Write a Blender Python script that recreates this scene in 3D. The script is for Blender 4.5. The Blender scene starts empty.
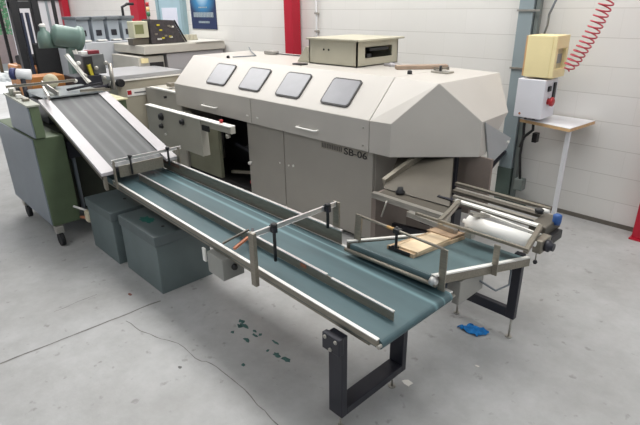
import bpy, bmesh, math, random
from mathutils import Vector, Matrix, noise
random.seed(7)
S = bpy.context.scene
COL = S.collection
R = math.radians

# ---------------------------------------------------------------- materials
def lin(c):
    return tuple(((v/255)/12.92 if v/255 <= .04045 else ((v/255+.055)/1.055)**2.4) for v in c) + (1,)

MATS = {}
def mat(name, rgb, rough=.6, metal=0., var=.08, scale=6., bump=0., spec=.5, stretch=None):
    if name in MATS: return MATS[name]
    m = bpy.data.materials.new(name); m.use_nodes = True
    nt = m.node_tree; b = nt.nodes['Principled BSDF']
    c = lin(rgb)
    b.inputs['Roughness'].default_value = rough
    b.inputs['Metallic'].default_value = metal
    b.inputs['Specular IOR Level'].default_value = spec
    tc = nt.nodes.new('ShaderNodeTexCoord')
    mp = nt.nodes.new('ShaderNodeMapping')
    if stretch: mp.inputs['Scale'].default_value = stretch
    n = nt.nodes.new('ShaderNodeTexNoise'); n.inputs['Scale'].default_value = scale; n.inputs['Detail'].default_value = 5
    nt.links.new(tc.outputs['Object'], mp.inputs['Vector']); nt.links.new(mp.outputs['Vector'], n.inputs['Vector'])
    r = nt.nodes.new('ShaderNodeValToRGB')
    r.color_ramp.elements[0].position = .3; r.color_ramp.elements[1].position = .7
    r.color_ramp.elements[0].color = tuple(max(0, v*(1-var)) for v in c[:3]) + (1,)
    r.color_ramp.elements[1].color = tuple(min(1, v*(1+var)) for v in c[:3]) + (1,)
    nt.links.new(n.outputs['Fac'], r.inputs['Fac']); nt.links.new(r.outputs['Color'], b.inputs['Base Color'])
    if bump:
        bp = nt.nodes.new('ShaderNodeBump'); bp.inputs['Strength'].default_value = bump; bp.inputs['Distance'].default_value = .01
        nt.links.new(n.outputs['Fac'], bp.inputs['Height']); nt.links.new(bp.outputs['Normal'], b.inputs['Normal'])
    MATS[name] = m
    return m

def emit(name, rgb, strength):
    m = bpy.data.materials.new(name); m.use_nodes = True
    b = m.node_tree.nodes['Principled BSDF']
    b.inputs['Base Color'].default_value = lin(rgb)
    b.inputs['Emission Color'].default_value = lin(rgb); b.inputs['Emission Strength'].default_value = strength
    return m

HOOD = mat('hood_paint', (190, 185, 178), .42, 0, .03, 3)
BODY = mat('body_paint', (160, 155, 147), .45, 0, .04, 3)
BOXP = mat('beige_box_paint', (182, 177, 158), .5, 0, .04, 4)
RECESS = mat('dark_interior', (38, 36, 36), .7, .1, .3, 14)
PANEL = mat('panel_paint', (178, 175, 164), .45, 0, .05, 4)
OLIVE = mat('olive_panel', (140, 140, 118), .5, 0, .08, 4)
EDGE = mat('pale_edge', (232, 230, 224), .4, 0, .03, 6)
DARK = mat('dark_plastic', (32, 32, 34), .45, 0, .15, 20)
BLACK = mat('black_steel', (44, 44, 52), .42, .2, .12, 9)
BLACK2 = mat('black_rubber', (24, 24, 26), .7, 0, .2, 20)
GLASS = mat('window_pane', (136, 136, 140), .25, .0, .04, 12, 0, .35)
GASK = mat('window_gasket', (60, 58, 58), .6, 0, .1, 10)
ALU = mat('aluminium', (205, 204, 202), .32, .65, .06, 14, 0, .5, (1, 14, 14))
STEEL = mat('brushed_steel', (178, 174, 166), .35, .75, .10, 12, 0, .5, (1, 12, 12))
GAL = mat('guide_steel', (140, 134, 122), .38, .55, .12, 10, 0, .5, (2, 10, 10))
BRONZE = mat('shaded_bronze_steel', (92, 87, 78), .5, .2, .15, 5)  # bronze-toned stainless, colour darkened for the shade below the hood
BROWNP = mat('brown_grey_panel', (132, 120, 112), .5, .1, .1, 6)
WHITEP = mat('white_rail_paint', (176, 172, 174), .4, 0, .03, 10)
ROLL = mat('white_roller_sleeve', (238, 236, 230), .45, 0, .02, 8)
GREEN = mat('olive_green_paint', (84, 98, 72), .5, 0, .12, 5)
CABSIDE = mat('grey_blue_panel', (122, 130, 138), .45, 0, .06, 4)
CABTOP = mat('cabinet_top', (150, 152, 140), .5, 0, .1, 6)
TEAL = mat('teal_grey_paint', (102, 114, 114), .5, 0, .08, 5)
TEALTOP = mat('teal_grey_lid', (92, 102, 103), .5, 0, .1, 5)
COLUMN = mat('column_paint', (140, 153, 158), .5, 0, .06, 3)
COLFOOT = mat('column_foot_paint', (78, 92, 86), .6, 0, .15, 6)
CREAM = mat('cream_plastic', (238, 222, 170), .5, 0, .03, 6)
CREAMD = mat('tan_plastic', (205, 165, 120), .5, 0, .05, 6)
SWBOX = mat('white_enclosure', (222, 222, 228), .45, 0, .02, 6)
RED = mat('red_paint', (176, 18, 44), .45, 0, .06, 4)
REDB = mat('red_button', (176, 40, 46), .4, 0, .05, 8)
HOSE = mat('red_hose', (190, 72, 84), .4, 0, .08, 30)
BLUE = mat('blue_plastic', (40, 80, 140), .5, 0, .1, 20)
RAG = mat('blue_cloth', (20, 120, 190), .8, 0, .25, 40, .4)
PAINT = mat('green_paint_stain', (60, 96, 92), .7, 0, .3, 30)
WOOD = mat('chipboard_edge', (205, 170, 125), .6, 0, .12, 40)
TOPW = mat('white_laminate', (230, 230, 232), .35, 0, .02, 6)
KRAFT = mat('kraft_paper', (196, 172, 142), .7, 0, .25, 22, .2, .5, (4, 1, 1))
PAPER = mat('scrap_paper', (232, 228, 220), .8, 0, .05, 20)
ORANGE = mat('orange_paint', (170, 112, 58), .6, 0, .15, 8)
RUST = mat('copper_rod', (176, 116, 88), .5, .2, .1, 20)
YELLOW = mat('yellow_paint', (190, 175, 50), .5, 0, .15, 12)
TAN = mat('tan_cover', (190, 184, 158), .5, 0, .06, 6)
MOTOR = mat('sage_green_paint', (106, 130, 122), .42, 0, .1, 6)
FARGREY = mat('far_machine_paint', (186, 182, 172), .5, 0, .06, 3)
FARGREY2 = mat('far_machine_lilac', (168, 166, 168), .5, 0, .06, 3)
FARTOP = mat('far_machine_top', (205, 203, 195), .5, 0, .05, 5)
LEAF = mat('foliage', (110, 160, 120), .7, 0, .4, 12)
DOORB = mat('door_blue', (160, 186, 196), .5, 0, .05, 4)
BROWNT = mat('brown_cloth', (160, 140, 122), .8, 0, .15, 20)
CABLE = mat('grey_cable', (120, 126, 132), .5, 0, .05, 10)
CRACK = mat('crack_dirt', (118, 116, 112), .9, 0, .25, 30)

def belt_mat(name, base, light, scale, axis, bands, rough=.55):
    m = bpy.data.materials.new(name); m.use_nodes = True
    nt = m.node_tree; b = nt.nodes['Principled BSDF']; b.inputs['Roughness'].default_value = rough
    tc = nt.nodes.new('ShaderNodeTexCoord'); mp = nt.nodes.new('ShaderNodeMapping')
    mp.inputs['Scale'].default_value = (.25, 1, 1) if axis == 'x' else (1, .25, 1)
    n = nt.nodes.new('ShaderNodeTexNoise'); n.inputs['Scale'].default_value = scale; n.inputs['Detail'].default_value = 4
    nt.links.new(tc.outputs['Object'], mp.inputs['Vector']); nt.links.new(mp.outputs['Vector'], n.inputs['Vector'])
    sep = nt.nodes.new('ShaderNodeSeparateXYZ'); nt.links.new(tc.outputs['Object'], sep.inputs['Vector'])
    r = nt.nodes.new('ShaderNodeValToRGB'); cr = r.color_ramp
    mr = nt.nodes.new('ShaderNodeMapRange'); mr.inputs['From Min'].default_value = -.3; mr.inputs['From Max'].default_value = .3
    nt.links.new(sep.outputs['Y'], mr.inputs['Value']); nt.links.new(mr.outputs['Result'], r.inputs['Fac'])
    cr.elements[0].position = 0; cr.elements[0].color = lin(base); cr.elements[1].position = 1; cr.elements[1].color = lin(base)
    for p, w in bands:
        for q, cc in ((p-w, base), (p, light), (p+w, base)):
            e = cr.elements.new(min(max(q, .001), .999)); e.color = lin(cc)
    mx = nt.nodes.new('ShaderNodeMix'); mx.data_type = 'RGBA'; mx.blend_type = 'MULTIPLY'; mx.inputs[0].default_value = .55
    r2 = nt.nodes.new('ShaderNodeValToRGB'); r2.color_ramp.elements[0].position = .25; r2.color_ramp.elements[1].position = .7
    r2.color_ramp.elements[0].color = (.6, .6, .6, 1); r2.color_ramp.elements[1].color = (1.15, 1.15, 1.15, 1)
    nt.links.new(n.outputs['Fac'], r2.inputs['Fac'])
    nt.links.new(r.outputs['Color'], mx.inputs[6]); nt.links.new(r2.outputs['Color'], mx.inputs[7])
    nt.links.new(mx.outputs[2], b.inputs['Base Color'])
    return m
BELT = belt_mat('green_belt', (70, 93, 98), (112, 142, 147), 9, 'x', [(.70, .03), (.80, .015), (.90, .02)])
BELT2 = belt_mat('short_green_belt', (78, 98, 101), (90, 112, 115), 7, 'y', [(.5, .1)])
CBELT = belt_mat('ribbed_grey_belt', (70, 72, 73), (92, 94, 95), 10, 'x', [(.28, .05), (.45, .035), (.6, .035), (.74, .04)])

# ---------------------------------------------------------------- mesh builder
class MB:
    def __init__(s): s.bm = bmesh.new()
    def box(s, x0, x1, y0, y1, z0, z1, bev=0.):
        t = bmesh.new()
        bmesh.ops.create_cube(t, size=1)
        for v in t.verts:
            v.co = Vector(((x0+x1)/2+v.co.x*(x1-x0), (y0+y1)/2+v.co.y*(y1-y0), (z0+z1)/2+v.co.z*(z1-z0)))
        if bev: bmesh.ops.bevel(t, geom=t.edges[:], offset=bev, segments=2, affect='EDGES', profile=.5)
        s._merge(t); return s
    def _merge(s, t):
        me = bpy.data.meshes.new('t'); t.to_mesh(me); t.free(); s.bm.from_mesh(me); bpy.data.meshes.remove(me)
    def prism(s, poly, axis, a, b, bev=0.):
        # poly: 2D points in the other two axes (cyclic order), extruded along axis from a to b
        t = bmesh.new()
        def P(u, v, w):
            return {'x': (w, u, v), 'y': (u, w, v), 'z': (u, v, w)}[axis]
        f0 = [t.verts.new(P(u, v, a)) for u, v in poly]; f1 = [t.verts.new(P(u, v, b)) for u, v in poly]
        t.faces.new(f0); t.faces.new(f1[::-1])
        n = len(poly)
        for i in range(n): t.faces.new((f0[i], f1[i], f1[(i+1) % n], f0[(i+1) % n]))
        bmesh.ops.recalc_face_normals(t, faces=t.faces[:])
        if bev: bmesh.ops.bevel(t, geom=t.edges[:], offset=bev, segments=2, affect='EDGES', profile=.5)
        s._merge(t); return s
    def bar(s, p, q, w, h, bev=0., up=(0, 0, 1)):
        p, q = Vector(p), Vector(q); d = (q-p); L = d.length; d.normalize()
        u = Vector(up)
        if abs(d.dot(u)) > .98: u = Vector((0, 1, 0))
        sd = d.cross(u).normalized(); u = sd.cross(d).normalized()
        t = bmesh.new(); bmesh.ops.create_cube(t, size=1)
        for v in t.verts:
            c = v.co.copy(); v.co = (p+q)/2 + d*c.x*L + sd*c.y*w + u*c.z*h
        if bev: bmesh.ops.bevel(t, geom=t.edges[:], offset=bev, segments=2, affect='EDGES', profile=.5)
        s._merge(t); return s
    def cyl(s, p, q, r, n=20, r2=None):
        p, q = Vector(p), Vector(q); d = q-p; L = d.length
        t = bmesh.new(); bmesh.ops.create_cone(t, cap_ends=True, segments=n, radius1=r, radius2=r if r2 is None else r2, depth=L)
        M = Matrix.Translation((p+q)/2) @ d.to_track_quat('Z', 'Y').to_matrix().to_4x4()
        t.transform(M)
        for f in t.faces: f.smooth = len(f.verts) == 4
        s._merge(t); return s
    def lathe(s, p, d, prof, n=24):
        # prof: (distance along d, radius)
        p = Vector(p); q = Vector(d).normalized().to_track_quat('Z', 'Y')
        t = bmesh.new(); rings = []
        for h, r in prof:
            rings.append([t.verts.new(p + q @ Vector((r*math.cos(2*math.pi*i/n), r*math.sin(2*math.pi*i/n), h))) for i in range(n)])
        for a, b in zip(rings, rings[1:]):
            for i in range(n):
                f = t.faces.new((a[i], a[(i+1) % n], b[(i+1) % n], b[i])); f.smooth = True
        t.faces.new(rings[0][::-1]); t.faces.new(rings[-1])
        bmesh.ops.recalc_face_normals(t, faces=t.faces[:])
        s._merge(t); return s
    def tube(s, pts, r, n=8, closed=False):
        pts = [Vector(p) for p in pts]; t = bmesh.new(); rings = []
        u = None
        for i, p in enumerate(pts):
            a = pts[max(i-1, 0)]; b = pts[min(i+1, len(pts)-1)]; d = (b-a).normalized()
            if u is None: u = d.orthogonal().normalized()
            u = (u - d*u.dot(d)).normalized(); w = d.cross(u)
            rings.append([t.verts.new(p + (u*math.cos(2*math.pi*k/n)+w*math.sin(2*math.pi*k/n))*r) for k in range(n)])
        for a, b in zip(rings, rings[1:]):
            for k in range(n):
                f = t.faces.new((a[k], a[(k+1) % n], b[(k+1) % n], b[k])); f.smooth = True
        t.faces.new(rings[0][::-1]); t.faces.new(rings[-1])
        bmesh.ops.recalc_face_normals(t, faces=t.faces[:])
        s._merge(t); return s
    def raw(s, verts, faces):
        t = bmesh.new(); vs = [t.verts.new(v) for v in verts]
        for f in faces: t.faces.new([vs[i] for i in f])
        bmesh.ops.recalc_face_normals(t, faces=t.faces[:])
        s._merge(t); return s
    def build(s, name, m, parent=None, bevel=0.):
        vs = [v.co for v in s.bm.verts]
        mn = Vector([min(v[i] for v in vs) for i in range(3)]); mx = Vector([max(v[i] for v in vs) for i in range(3)])
        c = (mn+mx)/2
        if parent is None: c.z = mn.z
        s.bm.transform(Matrix.Translation(-c))
        me = bpy.data.meshes.new(name); s.bm.to_mesh(me); s.bm.free()
        me.materials.append(m)
        o = bpy.data.objects.new(name, me); COL.objects.link(o)
        if parent is not None:
            o.parent = parent; o.location = c - wl(parent)
        else: o.location = c
        if bevel:
            b = o.modifiers.new('bevel', 'BEVEL'); b.width = bevel; b.segments = 2; b.limit_method = 'ANGLE'; b.angle_limit = R(40)
        return o

def wl(o):
    v = Vector(o.location)
    while o.parent: o = o.parent; v += Vector(o.location)
    return v
def tag(o, label, cat, group=None, kind=None):
    o['label'] = label; o['category'] = cat
    if group: o['group'] = group
    if kind: o['kind'] = kind
    return o
def thing(name, loc, label, cat, group=None):
    o = bpy.data.objects.new(name, None); o.empty_display_size = .1; COL.objects.link(o); o.location = loc
    return tag(o, label, cat, group)
def struct(o): o['kind'] = 'structure'; return o
def plab(o, l): o['label'] = l; return o

# ---------------------------------------------------------------- the setting
def floor_mat():
    m = bpy.data.materials.new('concrete_floor'); m.use_nodes = True
    nt = m.node_tree; b = nt.nodes['Principled BSDF']
    tc = nt.nodes.new('ShaderNodeTexCoord')
    def noi(scale, det=6, rough=.6):
        n = nt.nodes.new('ShaderNodeTexNoise'); n.inputs['Scale'].default_value = scale; n.inputs['Detail'].default_value = det
        n.inputs['Roughness'].default_value = rough
        nt.links.new(tc.outputs['Object'], n.inputs['Vector']); return n
    def ramp(n, p0, c0, p1, c1):
        r = nt.nodes.new('ShaderNodeValToRGB'); r.color_ramp.elements[0].position = p0; r.color_ramp.elements[1].position = p1
        r.color_ramp.elements[0].color = c0; r.color_ramp.elements[1].color = c1
        nt.links.new(n.outputs['Fac'], r.inputs['Fac']); return r
    big = ramp(noi(1.3), .3, lin((158, 157, 155)), .7, lin((180, 180, 180)))
    mid = ramp(noi(7, 8, .7), .35, (.86, .86, .85, 1), .65, (1.04, 1.04, 1.04, 1))
    spots = ramp(noi(16, 3, .5), .27, (.66, .65, .63, 1), .34, (1, 1, 1, 1))
    last = big
    for r in (mid, spots):
        mx = nt.nodes.new('ShaderNodeMix'); mx.data_type = 'RGBA'; mx.blend_type = 'MULTIPLY'; mx.inputs[0].default_value = .8
        nt.links.new(last.outputs[2] if last is not big else big.outputs['Color'], mx.inputs[6]); nt.links.new(r.outputs['Color'], mx.inputs[7]); last = mx
    nt.links.new(last.outputs[2], b.inputs['Base Color'])
    rr = nt.nodes.new('ShaderNodeMapRange'); rr.inputs['To Min'].default_value = .38; rr.inputs['To Max'].default_value = .62
    nt.links.new(noi(4).outputs['Fac'], rr.inputs['Value']); nt.links.new(rr.outputs['Result'], b.inputs['Roughness'])
    bp = nt.nodes.new('ShaderNodeBump'); bp.inputs['Strength'].default_value = .15; bp.inputs['Distance'].default_value = .01
    nt.links.new(noi(30).outputs['Fac'], bp.inputs['Height']); nt.links.new(bp.outputs['Normal'], b.inputs['Normal'])
    return m

def wall_mat():
    m = bpy.data.materials.new('painted_block_wall'); m.use_nodes = True
    nt = m.node_tree; b = nt.nodes['Principled BSDF']; b.inputs['Roughness'].default_value = .5
    g = nt.nodes.new('ShaderNodeNewGeometry'); sep = nt.nodes.new('ShaderNodeSeparateXYZ'); nt.links.new(g.outputs['Position'], sep.inputs['Vector'])
    cmb = nt.nodes.new('ShaderNodeCombineXYZ')
    nt.links.new(sep.outputs['X'], cmb.inputs['X']); nt.links.new(sep.outputs['Z'], cmb.inputs['Y'])
    def brick(w_, mort, c1, c2, c3):
        br = nt.nodes.new('ShaderNodeTexBrick'); br.inputs['Scale'].default_value = 1
        br.inputs['Brick Width'].default_value = w_; br.inputs['Row Height'].default_value = .2125
        br.inputs['Mortar Size'].default_value = mort; br.inputs['Mortar Smooth'].default_value = .3
        br.inputs['Color1'].default_value = lin(c1); br.inputs['Color2'].default_value = lin(c2); br.inputs['Mortar'].default_value = lin(c3)
        nt.links.new(cmb.outputs[0], br.inputs['Vector']); return br
    br = brick(.44, .002, (228, 226, 222), (225, 223, 218), (219, 217, 212))
    rows = brick(900, .003, (255, 255, 255), (255, 255, 255), (232, 231, 229))
    n = nt.nodes.new('ShaderNodeTexNoise'); n.inputs['Scale'].default_value = 3; nt.links.new(g.outputs['Position'], n.inputs['Vector'])
    r = nt.nodes.new('ShaderNodeValToRGB'); r.color_ramp.elements[0].color = (.94, .94, .94, 1); r.color_ramp.elements[1].color = (1, 1, 1, 1)
    nt.links.new(n.outputs['Fac'], r.inputs['Fac'])
    last = br.outputs['Color']
    for src in (rows.outputs['Color'], r.outputs['Color']):
        mx = nt.nodes.new('ShaderNodeMix'); mx.data_type = 'RGBA'; mx.blend_type = 'MULTIPLY'; mx.inputs[0].default_value = 1
        nt.links.new(last, mx.inputs[6]); nt.links.new(src, mx.inputs[7]); last = mx.outputs[2]
    nt.links.new(last, b.inputs['Base Color'])
    bp = nt.nodes.new('ShaderNodeBump'); bp.inputs['Strength'].default_value = .2; bp.inputs['Distance'].default_value = .003; bp.invert = True
    nt.links.new(rows.outputs['Fac'], bp.inputs['Height']); nt.links.new(bp.outputs['Normal'], b.inputs['Normal'])
    return m
WALLM = wall_mat()
WALLP = mat('plain_wall_paint', (222, 222, 226), .6, 0, .02, 2)
CEILM = mat('ceiling_paint', (225, 225, 222), .8, 0, .02, 2)
WY = 4.42
struct(MB().box(-13.2, 6, -7, WY+.2, -.1, 0).build('floor', floor_mat()))
YARD = mat('yard_concrete', (225, 226, 224), .8, 0, .05, 3)
struct(MB().box(-30, -13.2, -12, 12, -.12, -.02).build('ground', YARD))
struct(MB().box(-13.2, 6, WY, WY+.2, 0, 4.6).build('wall_back', WALLM))
w = MB(); w.box(-13.2, -13, 3.25, WY, 0, 4.6); w.box(-13.2, -13, -7, 3.25, 3.4, 4.6); w.box(-13.2, -13, -7, -3, 0, 3.4)
struct(w.build('wall_left', WALLP))
struct(MB().box(-13.2, 6, -7, WY+.2, 4.6, 4.7).build('ceiling', CEILM))
struct(MB().box(-9.3, 6, WY-.012, WY, 0, .035).build('baseboard_back', mat('dirty_skirting', (105, 100, 92), .8, 0, .2, 10)))
struct(MB().box(-13, -12.94, 3.25, WY, 1.92, 2.02).build('trim_1', DARK))
struct(MB().box(-13, -12.96, 3.25, 3.33, 0, 1.92).build('trim_2', mat('white_trim', (225, 225, 232), .5, 0, .02)))
struct(MB().box(-13, -12.96, 3.98, 4.02, 0, 1.92).build('trim_3', COLUMN))
# light blue door in the back wall
d = struct(MB().box(-8.45, -7.72, WY-.05, WY, 0, 2.15).build('door_1', DOORB))
MB().box(-8.53, -8.45, WY-.07, WY, 0, 2.2).build('door_frame', mat('door_frame_paint', (140, 165, 172), .5, 0, .04), d)
MB().box(-7.72, -7.64, WY-.07, WY, 0, 2.2).build('door_frame', MATS['door_frame_paint'], d)
pp = MB().box(-8.36, -7.86, WY-.056, WY-.05, 1.0, 1.74).build('door_panel', mat('pale_lilac_panel', (218, 220, 232), .5, 0, .02), d)
plab(pp, 'pale lilac panel')

# red steel columns standing along the back wall
def red_column(x, label, z0=0, w_=.10):
    t = thing('steel_column', (x, WY-.09, 0), label, 'column', 'red steel columns along the back wall')
    MB().box(x-w_/2, x+w_/2, WY-.16, WY-.02, .012, 4.55, .006).build('shaft', RED, t)
    MB().box(x-w_/2-.012, x+w_/2+.012, WY-.18, WY-.02, 0, .012).build('base_plate', RED, t)
    return t
red_column(-.84, 'red steel column at the right edge, its foot on the concrete floor')
red_column(-4.99, 'red steel column rising behind the beige box on the big grey machine', w_=.15)
red_column(-9.18, 'red steel column left of the light blue door', w_=.32)
red_column(-12.86, 'red steel column in the far corner beside the forklift mast', w_=.2)

# conduit on back wall between red column and the box
cd = MB().cyl((-4.62, WY-.03, 0), (-4.62, WY-.03, 2.6), .012, 10)
cd = tag(cd.build('wall_conduit', mat('white_conduit', (205, 205, 205), .5, 0, .03)), 'thin pale conduit running up the white wall beside the red column behind the beige box', 'conduit')
for z in (1.45, 1.65, 1.85): MB().box(-4.64, -4.60, WY-.05, WY, z, z+.02).build('clip', STEEL, cd)

# poster
t = thing('poster', (-7.3, WY, 1.43), 'dark blue poster with a glowing light blue centre and pale lettering on the white wall', 'poster')
def poster_mat():
    m = bpy.data.materials.new('poster_print'); m.use_nodes = True; nt = m.node_tree; b = nt.nodes['Principled BSDF']; b.inputs['Roughness'].default_value = .4
    tc = nt.nodes.new('ShaderNodeTexCoord'); mp = nt.nodes.new('ShaderNodeMapping'); mp.inputs['Location'].default_value = (0, 0, -.12); mp.inputs['Scale'].default_value = (2.6, 1, 2.8)
    g = nt.nodes.new('ShaderNodeTexGradient'); g.gradient_type = 'SPHERICAL'; r = nt.nodes.new('ShaderNodeValToRGB')
    nt.links.new(tc.outputs['Object'], mp.inputs['Vector']); nt.links.new(mp.outputs['Vector'], g.inputs['Vector']); nt.links.new(g.outputs['Fac'], r.inputs['Fac'])
    r.color_ramp.elements[0].color = lin((34, 48, 84)); r.color_ramp.elements[1].color = lin((215, 235, 245)); e = r.color_ramp.elements.new(.45); e.color = lin((60, 130, 175))
    nt.links.new(r.outputs['Color'], b.inputs['Base Color']); return m
MB().box(-7.50, -6.80, WY-.012, WY-.001, 1.43, 2.35).build('sheet', poster_mat(), t)
for z, x0, x1, h in ((1.60, -7.42, -6.87, .07), (1.515, -7.29, -6.99, .03), (1.73, -7.26, -7.02, .02)):
    x = x0; m_ = MB()
    while x < x1-.02:
        w_ = random.uniform(.02, .05); m_.box(x, min(x+w_, x1), WY-.015, WY-.012, z, z+h); x += w_+.012
    m_.build('lettering', mat('poster_letters', (150, 162, 168), .5, 0, .1), t)

# floor joint and crack
def ribbon(pts, w_, name):
    m = MB(); pts = [Vector(p) for p in pts]; vs = []; fs = []
    for i, p in enumerate(pts):
        d = (pts[min(i+1, len(pts)-1)]-pts[max(i-1, 0)]).normalized(); s_ = Vector((-d.y, d.x, 0))
        k = w_*(.6+.8*random.random())
        vs += [tuple(p+s_*k)+(), tuple(p-s_*k)]
    vs = [(v[0], v[1], .0012) for v in vs]
    for i in range(len(pts)-1): fs.append((2*i, 2*i+1, 2*i+3, 2*i+2))
    m.raw(vs, fs); return struct(m.build(name, CRACK))
def wob(a, b, n, am):
    a, b = Vector(a+(0,)), Vector(b+(0,)); out = []
    for i in range(n+1):
        p = a.lerp(b, i/n); s_ = noise.noise(Vector((p.x*7, p.y*7, am*99)))*am; out.append((p.x+s_, p.y-s_*.6, 0))
    return out
ribbon(wob((-2.76, .1), (-2.72, 1.16), 16, .012), .006, 'floor_joint')
ribbon(wob((-2.66, .9), (-2.05, 1.05), 14, .05)+wob((-2.02, 1.06), (-1.52, 1.06), 10, .05)+wob((-1.5, 1.05), (-1.15, 1.0), 10, .04), .0022, 'floor_crack')
ribbon(wob((-3.07, .62), (-3.1, .9), 8, .03), .002, 'floor_crack')

# ---------------------------------------------------------------- big binding machine
bt = thing('binding_machine', (-3.4, 3.2, 0), 'large beige-grey industrial binding machine with four sloping windows and a faceted hood', 'machine')
# long hood (prism along x)
prof = [(2.68, .76), (2.68, .99), (2.95, 1.262), (3.72, 1.262), (3.72, .76)]
hood = MB().prism(prof, 'x', -5.06, -2.297).build('hood', HOOD, bt, .004)
MB().box(-3.70, -3.694, 2.676, 2.69, .765, .985).build('seam', BODY, hood)
# hood end with chamfered corner
def hood_end():
    # convex solid: planes intersect -> explicit verts
    V = [(-2.291, 2.68, .76), (-2.291, 2.68, .99), (-2.291, 2.95, 1.262), (-2.291, 3.72, 1.262), (-2.291, 3.20, .76),
         (-2.10, 2.68, .76), (-2.10, 2.68, .995), (-1.885, 2.90, 1.262), (-1.66, 3.11, .76), (-1.66, 3.11, 1.005), (-1.86, 3.66, 1.262), (-1.66, 3.20, .76), (-1.66, 3.47, 1.02)]
    F = [(0, 1, 6, 5), (1, 2, 7, 6), (5, 6, 7, 9, 8), (2, 3, 10, 7), (7, 10, 12, 9), (8, 9, 12, 11), (3, 4, 11, 12, 10), (0, 5, 8, 11, 4), (0, 4, 3, 2, 1)]
    return MB().raw(V, F)
he = hood_end().build('hood_end_cover', HOOD, bt, .003)
# four windows
sl = Vector((0, .27, .272)).normalized(); nrm = Vector((0, -.272, .27)).normalized()
def slope_plate(cx, half, s0, s1, off0, off1, rnd, m=None):
    # rounded plate on the slope; s along slope from base
    base = Vector((cx, 2.68, .99)); pts = []
    cs = (s0+s1)/2; hs = (s1-s0)/2
    for sx, sy, a0 in ((1, 1, 0), (-1, 1, 90), (-1, -1, 180), (1, -1, 270)):
        for k in range(5):
            a = R(a0+k*22.5); pts.append((sx*(half-rnd)+rnd*math.cos(a), cs+sy*(hs-rnd)+rnd*math.sin(a)))
    m = m or MB(); n = len(pts)
    vs = [tuple(base+Vector((u, 0, 0))+sl*v+nrm*off0) for u, v in pts]+[tuple(base+Vector((u, 0, 0))+sl*v+nrm*off1) for u, v in pts]
    m.raw(vs, [tuple(range(n)), tuple(range(n, 2*n))[::-1]]+[(i, n+i, n+(i+1) % n, (i+1) % n) for i in range(n)])
    return m
for cx, h in ((-4.335, .165), (-3.79, .158), (-3.255, .155), (-2.70, .152)):
    wf = slope_plate(cx, h, .07, .318, -.004, .010, .03).build('window', GASK, bt)
    slope_plate(cx, h-.012, .082, .306, .010, .0125, .024).build('pane', GLASS, wf)
# handles
for x0, x1 in ((-4.49, -4.25), (-3.05, -2.82)):
    m = MB().tube([(x0, 2.68, .835), (x0, 2.65, .835), (x0+.01, 2.642, .835), (x1-.01, 2.642, .835), (x1, 2.65, .835), (x1, 2.68, .835)], .007, 8)
    plab(m.build('handle', EDGE, bt), 'pale bar handle')
for x in (-3.77, -3.62): MB().box(x, x+.03, 2.675, 2.68, .82, .832).build('hinge', EDGE, bt)
for z in (.80, .93): MB().cyl((-2.35, 2.672, z), (-2.35, 2.68, z), .006, 8).build('screw', STEEL, bt)
# base body right with doors
MB().box(-3.835, -2.28, 2.75, 3.65, .03, .76).build('body', BODY, bt, .004)
MB().box(-3.83, -3.305, 2.72, 2.748, .04, .75, .004).build('door', BODY, bt)
dr = MB().box(-3.295, -2.285, 2.72, 2.748, .04, .75, .004).build('door', BODY, bt)
# lettering on the door
cu = bpy.data.curves.new('model_lettering', 'FONT'); cu.body = 'SB-06'; cu.size = .098; cu.extrude = .001; cu.offset = .0015
to = bpy.data.objects.new('tmp', cu); COL.objects.link(to)
bpy.context.view_layer.update()
me = bpy.data.meshes.new_from_object(to.evaluated_get(bpy.context.evaluated_depsgraph_get()))
bpy.data.objects.remove(to)
lx0 = min(v.co.x for v in me.vertices); lx1 = max(v.co.x for v in me.vertices)
k = .235/(lx1-lx0)
for v in me.vertices: v.co = Vector(((v.co.x-lx0)*k, -v.co.z, v.co.y*.74))
me.materials.clear(); me.materials.append(mat('lettering_grey', (40, 38, 38), .6, 0, .02))
lo = bpy.data.objects.new('lettering', me); COL.objects.link(lo); lo.parent = dr; lo.location = Vector((-2.575, 2.7185, .685))-wl(dr)
plab(lo, 'dark SB-06 lettering')
m = MB(); m.box(-2.83, -2.335, 2.7190, 2.72, .685, .745); so = m.build('name_strip', mat('strip_grey', (146, 140, 130), .6, 0, .15, 40), dr)
m = MB()
x = -2.82
while x < -2.61: m.box(x, x+.012, 2.7180, 2.7192, .695, .732); x += .019
m.build('strip_lettering', mat('strip_dark', (84, 80, 76), .6, 0, .1), so)
for x in (-3.36, -3.24): MB().cyl((x, 2.712, .45), (x, 2.72, .45), .008, 10).build('screw', EDGE, bt)
MB().cyl((-3.18, 2.712, .46), (-3.18, 2.72, .46), .011, 12).build('door_lock', EDGE, bt)
MB().cyl((-3.80, 2.69, .36), (-3.80, 2.72, .36), .014, 12).build('door_lock', EDGE, bt)
MB().box(-5.0, -2.3, 2.80, 3.6, 0, .03).build('plinth', DARK, bt)
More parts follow.
